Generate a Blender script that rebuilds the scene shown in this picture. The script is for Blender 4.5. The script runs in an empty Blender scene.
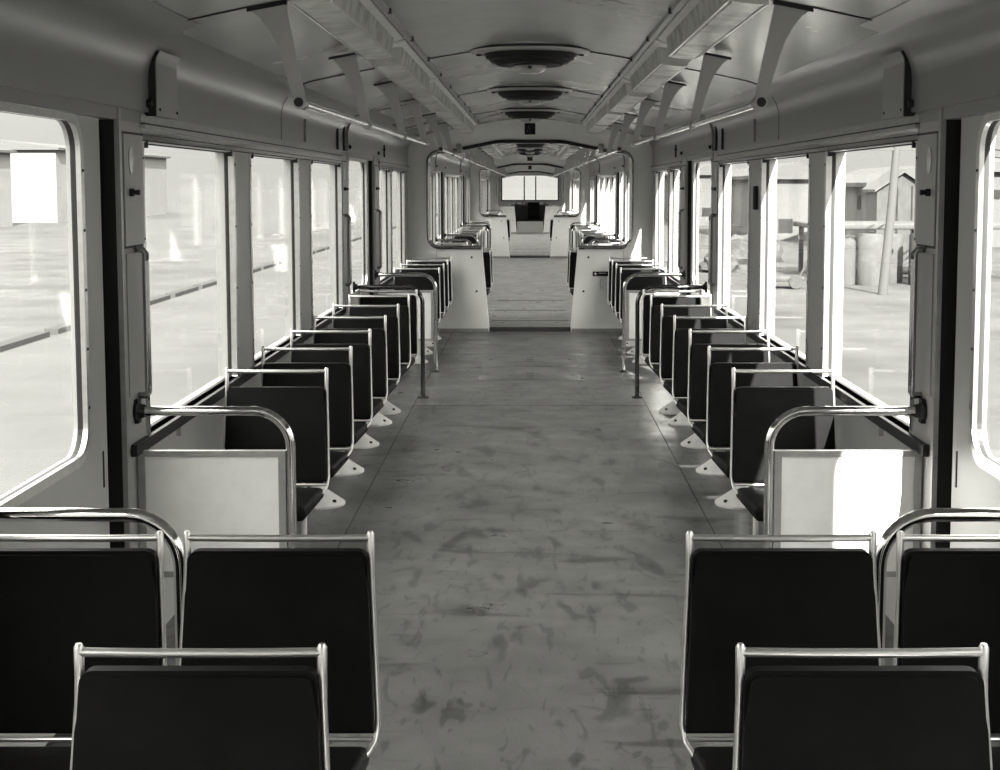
import bpy, bmesh, math, random
from mathutils import Vector, Matrix
random.seed(7)
S = bpy.context.scene
C = S.collection

# ------------------------------------------------------------------ materials
def nodes(name):
    m = bpy.data.materials.new(name); m.use_nodes = True
    nt = m.node_tree
    return m, nt, nt.nodes['Principled BSDF']
def tone(v, warm=1.0):
    return (v, v * (1 - .002 * warm), v * (1 - .02 * warm), 1)
def mat(name, v, rough=.5, metal=0., spec=.5, noise=0., nscale=8., warm=1., coat=0., bump=0., rnoise=0.):
    m, nt, b = nodes(name)
    b.inputs['Base Color'].default_value = tone(v, warm)
    b.inputs['Roughness'].default_value = rough
    b.inputs['Metallic'].default_value = metal
    b.inputs['Specular IOR Level'].default_value = spec
    b.inputs['Coat Weight'].default_value = coat
    if noise or bump or rnoise:
        tc = nt.nodes.new('ShaderNodeTexCoord')
        n = nt.nodes.new('ShaderNodeTexNoise'); n.inputs['Scale'].default_value = nscale
        n.inputs['Detail'].default_value = 6; n.inputs['Roughness'].default_value = .6
        nt.links.new(tc.outputs['Object'], n.inputs['Vector'])
        if noise:
            r = nt.nodes.new('ShaderNodeMapRange')
            r.inputs[1].default_value = .3; r.inputs[2].default_value = .7
            r.inputs[3].default_value = v * (1 - noise); r.inputs[4].default_value = v * (1 + noise)
            nt.links.new(n.outputs['Fac'], r.inputs[0])
            cc = nt.nodes.new('ShaderNodeCombineColor')
            g = nt.nodes.new('ShaderNodeMath'); g.operation = 'MULTIPLY'; g.inputs[1].default_value = 1 - .02 * warm
            nt.links.new(r.outputs[0], cc.inputs[0]); nt.links.new(r.outputs[0], cc.inputs[1])
            nt.links.new(r.outputs[0], g.inputs[0]); nt.links.new(g.outputs[0], cc.inputs[2])
            nt.links.new(cc.outputs[0], b.inputs['Base Color'])
        if rnoise:
            r2 = nt.nodes.new('ShaderNodeMapRange')
            r2.inputs[1].default_value = .3; r2.inputs[2].default_value = .7
            r2.inputs[3].default_value = max(0.02, rough - rnoise); r2.inputs[4].default_value = rough + rnoise
            nt.links.new(n.outputs['Fac'], r2.inputs[0]); nt.links.new(r2.outputs[0], b.inputs['Roughness'])
        if bump:
            bp = nt.nodes.new('ShaderNodeBump'); bp.inputs['Strength'].default_value = bump
            bp.inputs['Distance'].default_value = .01
            nt.links.new(n.outputs['Fac'], bp.inputs['Height']); nt.links.new(bp.outputs[0], b.inputs['Normal'])
    return m

M = {}
M['wall'] = mat('painted_wall', .42, .42, noise=.05, nscale=3)
M['light_panel'] = mat('light_laminate', .84, .45, noise=.04, nscale=14)
M['cove'] = mat('upper_panel', .225, .30, spec=.7, noise=.05, nscale=2)
M['ceiling'] = mat('ceiling_laminate', .33, .24, spec=.6, noise=.07, nscale=.9, bump=.012, rnoise=.06)
M['seam'] = mat('dark_seam', .03, .6)
M['alu'] = mat('brushed_aluminium', .62, .3, metal=1., noise=.1, nscale=30)
M['alu_dull'] = mat('dull_aluminium', .40, .42, metal=.6, noise=.12, nscale=22)
M['chrome'] = mat('chrome', .80, .10, metal=1.)
M['dark_chrome'] = mat('dark_chrome', .42, .12, metal=1.)
M['dim_reflect_chrome'] = mat('chrome_painted_reflection', .16, .18, metal=1.)  # ordinary chrome, its dark reflections put into the base colour
M['frame_tube'] = mat('satin_steel_tube', .68, .28, metal=.85)
M['vinyl'] = mat('black_vinyl', .006, .5, spec=.06, warm=-.5, noise=.3, nscale=9, rnoise=.05)
M['shell'] = mat('dark_seat_shell', .02, .45, warm=0)
M['rubber'] = mat('black_rubber', .012, .6, warm=0)
M['dark'] = mat('dark_recess', .02, .7, warm=0)
M['door'] = mat('door_leaf_paint', .46, .4, noise=.04, nscale=4)
M['pedestal'] = mat('pale_pedestal_paint', .62, .4, noise=.08, nscale=20)
M['bracket'] = mat('grey_bracket_paint', .34, .4)
M['hanger'] = mat('hanger_paint', .46, .4)
M['vent'] = mat('black_vent', .004, .7, warm=0)
M['lens'] = mat('frosted_lamp_glass', .38, .15, spec=.9)
M['sill'] = mat('sill_laminate', .6, .35)
M['bulkhead'] = mat('bulkhead_paint', .82, .42, noise=.05, nscale=3)
M['plaque'] = mat('black_plaque', .004, .7, warm=0)
M['white_mark'] = mat('white_marking', .75, .5)
M['grey_mark'] = mat('grey_marking', .12, .5)

def diffuser_mat():
    m, nt, b = nodes('ribbed_plastic_diffuser')
    tc = nt.nodes.new('ShaderNodeTexCoord')
    w = nt.nodes.new('ShaderNodeTexNoise'); w.inputs['Scale'].default_value = 9; w.inputs['Detail'].default_value = 1
    r = nt.nodes.new('ShaderNodeValToRGB')
    r.color_ramp.elements[0].position = .36; r.color_ramp.elements[0].color = (.30, .30, .29, 1)
    r.color_ramp.elements[1].position = .60; r.color_ramp.elements[1].color = (.62, .62, .60, 1)
    nt.links.new(tc.outputs['Object'], w.inputs['Vector']); nt.links.new(w.outputs['Fac'], r.inputs[0])
    nt.links.new(r.outputs[0], b.inputs['Base Color'])
    b.inputs['Roughness'].default_value = .32; b.inputs['Specular IOR Level'].default_value = .5
    return m
M['diffuser'] = diffuser_mat()

def glass_mat():
    m = bpy.data.materials.new('window_glass'); m.use_nodes = True
    nt = m.node_tree; nt.nodes.clear()
    o = nt.nodes.new('ShaderNodeOutputMaterial')
    t = nt.nodes.new('ShaderNodeBsdfTransparent'); t.inputs[0].default_value = (.96, .96, .95, 1)
    g = nt.nodes.new('ShaderNodeBsdfGlossy'); g.inputs['Roughness'].default_value = .03
    lw = nt.nodes.new('ShaderNodeLayerWeight')
    p5 = nt.nodes.new('ShaderNodeMath'); p5.operation = 'POWER'; p5.inputs[1].default_value = 5
    nt.links.new(lw.outputs['Facing'], p5.inputs[0])
    f = nt.nodes.new('ShaderNodeMath'); f.operation = 'MULTIPLY_ADD'; f.inputs[1].default_value = .22; f.inputs[2].default_value = .02
    nt.links.new(p5.outputs[0], f.inputs[0])
    x = nt.nodes.new('ShaderNodeMixShader')
    nt.links.new(f.outputs[0], x.inputs[0]); nt.links.new(t.outputs[0], x.inputs[1]); nt.links.new(g.outputs[0], x.inputs[2])
    nt.links.new(x.outputs[0], o.inputs[0])
    return m
M['glass'] = glass_mat()

def floor_mat(name, v, scuff=1.):
    m, nt, b = nodes(name)
    L = nt.links.new
    tc = nt.nodes.new('ShaderNodeTexCoord')
    def noise(scale, detail, stretch=(1, 1, 1), dist=0., rot=0.):
        mp = nt.nodes.new('ShaderNodeMapping'); mp.inputs['Scale'].default_value = stretch
        mp.inputs['Rotation'].default_value = (0, 0, rot)
        n = nt.nodes.new('ShaderNodeTexNoise'); n.inputs['Scale'].default_value = scale
        n.inputs['Detail'].default_value = detail; n.inputs['Distortion'].default_value = dist
        L(tc.outputs['Object'], mp.inputs[0]); L(mp.outputs[0], n.inputs['Vector']); return n
    def ramp(n, a, b_, lo, hi):
        r = nt.nodes.new('ShaderNodeMapRange'); r.inputs[1].default_value = a; r.inputs[2].default_value = b_
        r.inputs[3].default_value = lo; r.inputs[4].default_value = hi; L(n.outputs['Fac'], r.inputs[0]); return r
    def mul(a, b_):
        x = nt.nodes.new('ShaderNodeMath'); x.operation = 'MULTIPLY'; L(a.outputs[0], x.inputs[0]); L(b_.outputs[0], x.inputs[1]); return x
    cloud = ramp(noise(1.3, 4), .3, .7, .82, 1.14)
    fine = ramp(noise(120, 3), .25, .75, .86, 1.12)
    dirt = ramp(noise(6, 6, dist=.6), .35, .62, .88, 1.06)
    x = mul(mul(cloud, fine), dirt)
    for sc, st, rot, lo in ((6.0, (1.0, .4, 1), .3, .52), (9.0, (.3, 1.0, 1), -.5, .55), (14, (1, .3, 1), 1.1, .60), (22, (1, .25, 1), -.9, .6)):
        s = ramp(noise(sc, 2.5, st, .9, rot), .61, .67, 1.0, 1 - (1 - lo) * scuff)
        x = mul(x, s)
    k = nt.nodes.new('ShaderNodeMath'); k.operation = 'MULTIPLY'; k.inputs[1].default_value = v; L(x.outputs[0], k.inputs[0])
    cc = nt.nodes.new('ShaderNodeCombineColor')
    g = nt.nodes.new('ShaderNodeMath'); g.operation = 'MULTIPLY'; g.inputs[1].default_value = .98
    L(k.outputs[0], g.inputs[0]); L(k.outputs[0], cc.inputs[0]); L(k.outputs[0], cc.inputs[1]); L(g.outputs[0], cc.inputs[2])
    L(cc.outputs[0], b.inputs['Base Color'])
    rr = ramp(noise(4, 5), .3, .7, .27, .44); L(rr.outputs[0], b.inputs['Roughness'])
    b.inputs['Specular IOR Level'].default_value = .45
    return m
M['floor'] = floor_mat("scuffed_linoleum", .115)
M['floor_far'] = floor_mat('lit_scuffed_linoleum', .22, .5)  # same scuffed floor; stronger light and sheen further on painted in as paler colour
M['hatch'] = floor_mat('hatch_linoleum', .105, .6)

M['ground'] = mat('dusty_ground', 0.050, .9, spec=0, noise=.22, nscale=.5)
M['road'] = mat('pale_road', 0.053, .9, spec=0, noise=.12, nscale=.35)
M['kerb'] = mat('kerb_stone', .040, .9, spec=0)
M['facade'] = mat('pale_facade', .072, .9, spec=0, noise=.08, nscale=.6)
M['far_facade'] = mat('shade_lifted_facade', .13, .9, spec=0, noise=.06, nscale=.6)  # facade copy with lighter colour to make up for the shaded street side
M['roofing'] = mat('roof_sheet', .065, .8, spec=0)
M['pane_dark'] = mat('dark_window', 0.020, .4, spec=0)
M['hut'] = mat('hut_boards', .052, .85, spec=0, noise=.2, nscale=5)
M['bin_pale'] = mat('pale_drum', .055, .7, spec=0, noise=.2, nscale=3)
M['bin_dark'] = mat('dark_drum', 0.022, .7, spec=0, noise=.3, nscale=3)
M['pole'] = mat('pole_grey', .060, .8, spec=0)
M['wire'] = mat('wire_grey', 0.030, .8, spec=0)
M['rust'] = mat('scrap_grey', .045, .8, spec=0, noise=.4, nscale=2)

# ------------------------------------------------------------------ mesh builder
class MB:
    def __init__(s): s.v = []; s.f = []; s.m = []; s.sm = []
    def add(s, vs, fs, mi=0, smooth=False):
        o = len(s.v); s.v += [tuple(v) for v in vs]
        for f in fs: s.f.append([i + o for i in f]); s.m.append(mi); s.sm.append(smooth)
        return s
    def box(s, x0, x1, y0, y1, z0, z1, mi=0):
        x0, x1 = min(x0, x1), max(x0, x1)
        v = [(x, y, z) for x in (x0, x1) for y in (y0, y1) for z in (z0, z1)]
        return s.add(v, [(0, 1, 3, 2), (4, 6, 7, 5), (0, 4, 5, 1), (2, 3, 7, 6), (0, 2, 6, 4), (1, 5, 7, 3)], mi)
    def rbox(s, x0, x1, y0, y1, z0, z1, r=.01, seg=2, mi=0):
        bm = bmesh.new(); bmesh.ops.create_cube(bm, size=1)
        for v in bm.verts:
            v.co = Vector(((x0 + x1) / 2 + v.co.x * abs(x1 - x0), (y0 + y1) / 2 + v.co.y * (y1 - y0), (z0 + z1) / 2 + v.co.z * (z1 - z0)))
        bmesh.ops.bevel(bm, geom=bm.edges[:], offset=r, segments=seg, affect='EDGES', profile=.5)
        return s.frombm(bm, mi, True)
    def frombm(s, bm, mi=0, smooth=False):
        bm.verts.index_update()
        s.add([v.co[:] for v in bm.verts], [[v.index for v in f.verts] for f in bm.faces], mi, smooth)
        bm.free(); return s
    def tube(s, pts, r, n=12, mi=0, cap=True, radii=None):
        pts = [Vector(p) for p in pts]; rings = []; up = None
        for i, p in enumerate(pts):
            a = pts[max(i - 1, 0)]; b = pts[min(i + 1, len(pts) - 1)]
            t = (b - a).normalized()
            if up is None:
                up = Vector((0, 0, 1)) if abs(t.z) < .9 else Vector((0, 1, 0))
            u = (up - t * up.dot(t)).normalized(); w = t.cross(u); up = u
            rr = radii[i] if radii else r
            rings.append([p + (u * math.cos(k * 2 * math.pi / n) + w * math.sin(k * 2 * math.pi / n)) * rr for k in range(n)])
        vs = [q for g in rings for q in g]; fs = []
        for i in range(len(pts) - 1):
            for k in range(n):
                fs.append((i * n + k, i * n + (k + 1) % n, (i + 1) * n + (k + 1) % n, (i + 1) * n + k))
        s.add(vs, fs, mi, True)
        if cap:
            s.add(rings[0], [list(range(n))[::-1]], mi); s.add(rings[-1], [list(range(n))], mi)
        return s
    def lathe(s, prof, c=(0, 0, 0), n=28, mi=0, smooth=True, axis='z', sx=1):
        vs = []
        for r, z in prof:
            for k in range(n):
                a = k * 2 * math.pi / n
                if axis == 'z': vs.append((c[0] + r * math.cos(a), c[1] + r * math.sin(a), c[2] + z))
                elif axis == 'x': vs.append((c[0] + z, c[1] + r * math.cos(a), c[2] + r * math.sin(a)))
                else: vs.append((c[0] + r * math.cos(a), c[1] + z, c[2] + r * math.sin(a)))
        fs = [(i * n + k, i * n + (k + 1) % n, (i + 1) * n + (k + 1) % n, (i + 1) * n + k) for i in range(len(prof) - 1) for k in range(n)]
        s.add(vs, fs, mi, smooth); return s
    def prism(s, poly, a, b, axis='y', mi=0, smooth=False):
        """poly in the plane square to the axis, extruded from a to b."""
        n = len(poly)
        def P(p, t):
            if axis == 'y': return (p[0], t, p[1])
            if axis == 'x': return (t, p[0], p[1])
            return (p[0], p[1], t)
        vs = [P(p, a) for p in poly] + [P(p, b) for p in poly]
        s.add(vs, [(i, (i + 1) % n, n + (i + 1) % n, n + i) for i in range(n)], mi, smooth)
        s.add([P(p, a) for p in poly], [list(range(n))], mi); s.add([P(p, b) for p in poly], [list(range(n))[::-1]], mi)
        return s
    def frame_x(s, x0, x1, outer, inner, r=.0, seg=6, mi=0):
        """rectangular plate in YZ with a rounded opening; outer/inner = (y0, y1, z0, z1)."""
        oy0, oy1, oz0, oz1 = outer; iy0, iy1, iz0, iz1 = inner
        I = []; O = []
        for cy, cz, oy, oz, a0 in ((iy1 - r, iz1 - r, oy1, oz1, 0), (iy0 + r, iz1 - r, oy0, oz1, 90), (iy0 + r, iz0 + r, oy0, oz0, 180), (iy1 - r, iz0 + r, oy1, oz0, 270)):
            for k in range(seg + 1):
                a = math.radians(a0 + 90 * k / seg)
                I.append((cy + r * math.cos(a), cz + r * math.sin(a))); O.append((oy, oz))
        n = len(I)
        vs = [(x0, *p) for p in I] + [(x0, *p) for p in O] + [(x1, *p) for p in I] + [(x1, *p) for p in O]
        fs = []
        for i in range(n):
            j = (i + 1) % n
            fs += [(i, j, n + j, n + i), (2 * n + i, 3 * n + i, 3 * n + j, 2 * n + j), (i, 2 * n + i, 2 * n + j, j), (n + i, n + j, 3 * n + j, 3 * n + i)]
        s.add(vs, fs, mi); return s
    def ring_x(s, x0, x1, inner, w, r, seg=8, mi=0):
        """rounded-rectangle ring of width w around inner, in YZ."""
        iy0, iy1, iz0, iz1 = inner; I = []; O = []
        for cy, cz, a0 in ((iy1 - r, iz1 - r, 0), (iy0 + r, iz1 - r, 90), (iy0 + r, iz0 + r, 180), (iy1 - r, iz0 + r, 270)):
            for k in range(seg + 1):
                a = math.radians(a0 + 90 * k / seg); c, d = math.cos(a), math.sin(a)
                I.append((cy + r * c, cz + r * d)); O.append((cy + (r + w) * c, cz + (r + w) * d))
        n = len(I)
        vs = [(x0, *p) for p in I] + [(x0, *p) for p in O] + [(x1, *p) for p in I] + [(x1, *p) for p in O]
        fs = []
        for i in range(n):
            j = (i + 1) % n
            fs += [(i, j, n + j, n + i), (2 * n + i, 3 * n + i, 3 * n + j, 2 * n + j), (i, 2 * n + i, 2 * n + j, j), (n + i, n + j, 3 * n + j, 3 * n + i)]
        s.add(vs, fs, mi); return s
    def build(s, name, mats, parent=None):
        me = bpy.data.meshes.new(name); me.from_pydata(s.v, [], s.f)
        if not isinstance(mats, (list, tuple)): mats = [mats]
        for m in mats: me.materials.append(M[m])
        me.polygons.foreach_set('material_index', s.m); me.polygons.foreach_set('use_smooth', s.sm)
        bm = bmesh.new(); bm.from_mesh(me); bmesh.ops.remove_doubles(bm, verts=bm.verts, dist=1e-6)
        bmesh.ops.dissolve_degenerate(bm, dist=1e-6, edges=bm.edges)
        bmesh.ops.recalc_face_normals(bm, faces=bm.faces); bm.to_mesh(me); bm.free()
        o = bpy.data.objects.new(name, me); C.objects.link(o)
        if parent is not None: o.parent = parent
        if any(s.sm):
            try: me.set_sharp_from_angle(angle=math.radians(50))
            except Exception: pass
        return o

def empty(name, loc=(0, 0, 0), rz=0):
    o = bpy.data.objects.new(name, None); o.empty_display_size = .1
    o.location = loc; o.rotation_euler.z = rz; C.objects.link(o); return o
def tag(o, label, cat, group=None):
    o['label'] = label; o['category'] = cat
    if group: o['group'] = group
    return o
def struct(o, label=None):
    o['kind'] = 'structure'
    if label: o['label'] = label
    return o
def copy_tree(o, parent=None):
    c = o.copy(); C.objects.link(c); c.parent = parent
    for ch in list(o.children): copy_tree(ch, c)
    return c
def arc(cx, cz, r, a0, a1, n=8):
    return [(cx + r * math.cos(math.radians(a0 + (a1 - a0) * k / n)), cz + r * math.sin(math.radians(a0 + (a1 - a0) * k / n))) for k in range(n + 1)]
ORD = ['first', 'second', 'third', 'fourth', 'fifth', 'sixth', 'seventh', 'eighth', 'ninth', 'tenth', 'eleventh', 'twelfth']

# ------------------------------------------------------------------ the car body
W = 1.25                       # half width to the lining
Y0, YE = -3.6, 45.6            # rear end behind the camera, cab front
BH = (14.38, 29.3, 44.6)       # bulkheads of the articulations
PROF = [(1.25, 1.70), (1.25, 1.84), (1.247, 1.875), (1.236, 1.91), (1.215, 1.945), (1.185, 1.975), (1.14, 1.998), (1.08, 2.018), (.90, 2.056), (.732, 2.087), (.556, 2.118), (.30, 2.162), (.15, 2.178), (0, 2.184)]

windows1 = [(-3.25, -2.0), (-1.75, -.45), (-.2, 1.05), (1.25, 2.3), (4.54, 5.91), (6.28, 7.55), (8.0, 9.26), (11.6, 12.5), (12.68, 13.9)]
doors1 = [(2.6, 4.28), (9.6, 11.22)]
windows2 = [(15.0, 16.2), (16.4, 17.5), (17.65, 18.35), (20.55, 21.75), (21.95, 23.15), (23.35, 24.85), (27.15, 28.0), (28.15, 28.95)]
doors2 = [(18.6, 20.25), (25.1, 26.75)]
sh = 15.0
windows3 = [(a + sh, b + sh) for a, b in windows2]
doors3 = [(a + sh, b + sh) for a, b in doors2]
ALLW = windows1 + windows2 + windows3
ALLD = doors1 + doors2 + doors3
ZS, ZT = .69, 1.645            # window bottom and top
DT = 1.735                     # door opening top

# floor: one slab, seams as thin strips of the second material
f = MB()
f.box(-1.34, 1.34, Y0, BH[0], -.08, 0)
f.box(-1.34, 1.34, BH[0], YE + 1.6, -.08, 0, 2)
for x in (-.80, .80):
    f.box(x - .0025, x + .0025, Y0, 14.4, .0, .0012, 1)
for y in (2.45, 9.5, 12.4):
    f.box(-.8, .8, y - .002, y + .002, 0, .0012, 1)
for b in (BH[0], BH[1]):
    for y in (1.2, 2.5, 4.0):
        f.box(-.43, .43, b + y - .035, b + y + .035, 0, .0015, 1)
        for x in (-.3, 0, .3):
            f.lathe([(.0, .002), (.018, .002), (.018, 0)], (x, b + y - .2, 0), 8, 1)
    f.box(-.42, .42, b + .02, b + .06, 0, .045, 1)
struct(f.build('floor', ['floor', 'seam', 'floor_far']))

# ceiling: arched lining between the coves
def mirror(p): return [(-x, z) for x, z in p]
c = MB()
full = PROF[6:] + [(-x, z) for x, z in PROF[6:-1][::-1]]
def strip(mb, prof, ya, yb, mi=0, smooth=True, dz=0):
    n = len(prof)
    vs = [(x, ya, z + dz) for x, z in prof] + [(x, yb, z + dz) for x, z in prof]
    mb.add(vs, [(i, i + 1, n + i + 1, n + i) for i in range(n - 1)], mi, smooth)
c.prism(full + [(-1.14, 2.26), (1.14, 2.26)], Y0, YE + 1.5, 'y', 0, True)
seams = [1.8, 4.45, 7.0, 9.8, 12.45]
seams += [y + 14.84 for y in seams] + [y + 29.9 for y in seams]
for y in seams:
    c.prism(full + [(x, z - .004) for x, z in full[::-1]], y - .006, y + .006, 'y', 1, False)
for side in (-1, 1):            # inner rail line with clips along each light strip
    for b0, b1 in ((1.0, 14.2), (15.6, 29.1), (30.6, 44.3)):
        c.box(side * .500, side * .520, b0, b1, 2.112, 2.140, 2)
        y = b0 + .25
        while y < b1:
            c.box(side * .492, side * .506, y - .014, y + .014, 2.110, 2.132, 1); y += .95
struct(c.build('ceiling', ['ceiling', 'seam', 'alu_dull']))

def side_wall(s, name):
    """s = -1 left, +1 right."""
    w = MB()
    T = .075
    xi, xo = s * W, s * (W + T)
    # upper panel and cove
    prof = [(s * x, z) for x, z in PROF[:7]] + [(s * 1.14, 2.2), (s * 1.33, 2.2), (s * 1.33, 1.70)]
    w.prism(prof, Y0, YE + 1.5, 'y', 1, True)
    # solid spans below: everything that is neither window nor door
    doors = sorted(ALLD)
    ys = [Y0]
    for a, b in doors: ys += [a, b]
    ys.append(YE + 1.5)
    for i in range(0, len(ys), 2):
        a, b = ys[i], ys[i + 1]
        w.box(xi, xo, a, b, 0, ZS, 0)
        cur = a
        for (wa, wb) in sorted(ALLW):
            if wa >= a and wb <= b:
                w.box(xi, xo, cur, wa, ZS, 1.70, 0); cur = wb
                w.box(xi, xo, wa, wb, ZT, 1.70, 0)
        w.box(xi, xo, cur, b, ZS, 1.70, 0)
    for a, b in doors:           # header above the door opening
        w.box(xi + s * .02, xo, a, b, DT, 1.75, 0)
    # joint line in the upper panel
    for y in (7.08, 7.08 + 14.84, 7.08 + 29.9):
        pr = PROF[:5]
        n = len(pr)
        w.add([(s * (x - .0015), y - .011, z) for x, z in pr] + [(s * (x - .0015), y + .011, z) for x, z in pr], [(i, i + 1, n + i + 1, n + i) for i in range(n - 1)], 2)
    return struct(w.build(name, ['wall', 'cove', 'seam']))
side_wall(-1, 'wall_left'); side_wall(1, 'wall_right')

# window head trim, sill ledge, windows
def runs():
    out = []
    doors = sorted(ALLD); ys = [Y0]
    for a, b in doors: ys += [a, b]
    ys.append(YE)
    for i in range(0, len(ys), 2):
        ws = [w for w in ALLW if w[0] >= ys[i] and w[1] <= ys[i + 1]]
        if ws:
            out.append((min(w[0] for w in ws), max(w[1] for w in ws), ys[i], ys[i + 1]))
    return out
tn = 1; wn = 1
for s in (-1, 1):
    for a, b, ya, yb in runs():
        # clip runs at the bulkheads
        segs = []
        cuts = [x for x in BH if a < x < b]
        if cuts:
            segs = [(a, cuts[0] - .03), (cuts[0] + .35, b)]
        else: segs = [(a, b)]
        for p, q in segs:
            t = MB()
            t.box(s * (W - .008), s * (W + .01), p - .02, q + .02, ZT + .002, ZT + .042, 0)
            t.box(s * (W - .016), s * (W + .01), p - .02, q + .02, ZT + .040, ZT + .052, 1)
            t.box(s * (W - .004), s * (W + .01), p - .02, q + .02, ZT + .052, ZT + .085, 1)
            t.box(s * (W - .0175), s * (W + .01), p - .02, q + .02, ZT + .0525, ZT + .057, 2)
            t.box(s * (W - .009), s * (W + .01), p - .02, q + .02, ZT + .018, ZT + .021, 2)
            t.box(s * (W - .009), s * (W + .01), p - .02, q + .02, ZT - .001, ZT + .003, 2)
            struct(t.build('trim_%d' % tn, ['chrome', 'alu_dull', 'rubber'])); tn += 1
            l = MB()
            l.box(s * (W - .006), s * (W + .03), p - .05, q + .05, ZS - .012, ZS + .004, 0)
            l.box(s * (W - .022), s * (W - .004), p - .22, q + .05, ZS - .034, ZS + .003, 1)
            for k in range(int((q - p) / .9)):
                l.box(s * (W - .016), s * (W), p + .35 + k * .9, p + .365 + k * .9, ZS - .07, ZS - .03, 2)
            struct(l.build('trim_%d' % tn, ['sill', 'rubber', 'alu_dull'])); tn += 1
    for (a, b) in ALLW:
        e = struct(empty('window_%d' % wn, (s * W, (a + b) / 2, ZS))); wn += 1
        loc = Vector(e.location)
        def rel(mb):
            mb.v = [(x - loc.x, y - loc.y, z - loc.z) for x, y, z in mb.v]; return mb
        fr = MB()
        fr.frame_x(s * (W - .006), s * (W + .020), (a - .030, b + .030, ZS - .004, ZT + .004), (a + .002, b - .002, ZS + .004, ZT - .004), .004, 2, 0)
        fr.frame_x(s * (W + .018), s * (W + .034), (a - .01, b + .01, ZS - .004, ZT + .01), (a + .004, b - .004, ZS + .008, ZT - .008), .008, 3, 1)
        if b < 15:
            k = ZS + .12
            while k < ZT:
                for yy in (a - .016, b + .016):
                    fr.box(s * (W - .009), s * (W - .005), yy - .004, yy + .004, k - .004, k + .004, 1)
                k += .26
            for yy in (a + .03, b - .05):
                fr.box(s * (W - .010), s * (W + .01), yy - .008, yy + .008, ZT - .022, ZT + .004, 1)
        rel(fr).build('window_frame', ['alu', 'rubber'], e)
        g = MB(); g.box(s * (W + .024), s * (W + .028), a + .004, b - .004, ZS + .005, ZT - .005)
        rel(g).build('window_pane', 'glass', e)

# doors: two leaves each, in a recess
dn = 1
for s in (-1, 1):
    for (a, b) in ALLD:
        e = struct(empty('door_%d' % dn, (s * W, (a + b) / 2, 0))); dn += 1
        loc = Vector(e.location)
        def rel(mb):
            mb.v = [(x - loc.x, y - loc.y, z - loc.z) for x, y, z in mb.v]; return mb
        fa, fb = a + .13, b - .10        # leaves stand between dark jamb recesses
        mid = (fa + fb) / 2
        j = MB()
        for p, q in ((a, fa), (fb, b)):
            j.box(s * (W + .060), s * (W + .075), p, q, 0, DT)
            j.box(s * (W + .0), s * (W + .075), (p if p == a else q - .008), (p + .008 if p == a else q), 0, DT)
        j.box(s * (W + .04), s * (W + .075), a, b, 0, .03)
        rel(j).build('door_jamb', 'rubber', e)
        st = MB(); 
        for yy in (a - .002, b + .002):
            st.box(s * (W - .006), s * (W + .01), yy - .012, yy + .012, 0, DT)
        rel(st).build('jamb_strip', 'alu_dull', e)
        for p, q in ((fa, fb),):
            lf = MB(); inner = (p + .12, q - .20, .735, 1.682)
            lf.frame_x(s * (W + .028), s * (W + .062), (p, q, .03, DT), inner, .085, 8, 0)
            lo = rel(lf).build('door_leaf', 'door', e)
            tr = MB(); tr.ring_x(s * (W + .020), s * (W + .034), (inner[0] + .002, inner[1] - .002, inner[2] + .002, inner[3] - .002), .028, .083, 8, 0)
            tr.ring_x(s * (W + .034), s * (W + .05), (inner[0] + .001, inner[1] - .001, inner[2] + .001, inner[3] - .001), .01, .084, 8, 1)
            for k in range(5):
                for yy in (inner[0] - .012, inner[1] + .012):
                    tr.box(s * (W + .017), s * (W + .021), yy - .004, yy + .004, .86 + k * .17, .868 + k * .17, 1)
            rel(tr).build('pane_trim', ['alu', 'rubber'], lo)
            g = MB(); g.frame_x(s * (W + .040), s * (W + .044), (inner[0] - .01, inner[1] + .01, inner[2] - .01, inner[3] + .01), (p + .349, p + .350, 1.2, 1.201), .0004, 1, 0)
            rel(g).build('door_pane', 'glass', lo)
            yy = (q - .045) if q == fb else (p + .045)
            sl = MB(); sl.box(s * (W + .025), s * (W + .029), yy - .004, yy + .004, .60, .71)
            rel(sl).build('slot', 'rubber', lo)
        # header cover with end screws
        h = MB()
        hp = [(x - .014, z) for x, z in PROF[1:8]]
        h.prism([(s * x, z) for x, z in [(W - .014, 1.738)] + hp + [(1.10, 2.03), (1.19, 2.0), (W, 1.93), (W + .02, 1.738)]], a - .02, b + .32 if b < 5 else b + .25, 'y', 0, True)
        ho = rel(h).build('header_cover', 'cove', e)
        sc = MB()
        for yy in ((b + .28 if b < 5 else b + .21), a + .02):
            sc.lathe([(0, -s * .016), (.011, -s * .016), (.014, -s * .006), (.014, s * .002)], (s * (W - .014), yy, 1.765), 10, 0, True, 'x')
        if s > 0:
            sc.v = [(x if True else x, y, z) for x, y, z in sc.v]
        rel(sc).build('header_screw', 'rubber', ho)

# rear end behind the camera (open rear windscreen) and the cab end
r = MB()
r.prism([(-1.25, 0), (1.25, 0), (1.25, .8), (-1.25, .8)], Y0 - .08, Y0, 'y')
r.prism([(-1.25, .8), (-1.05, .8), (-1.05, 1.9), (1.05, 1.9), (1.05, .8), (1.25, .8)] + PROF[:] + [(-x, z) for x, z in PROF[::-1]][1:], Y0 - .08, Y0, 'y')
struct(r.build('wall_rear', 'bulkhead'))

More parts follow.
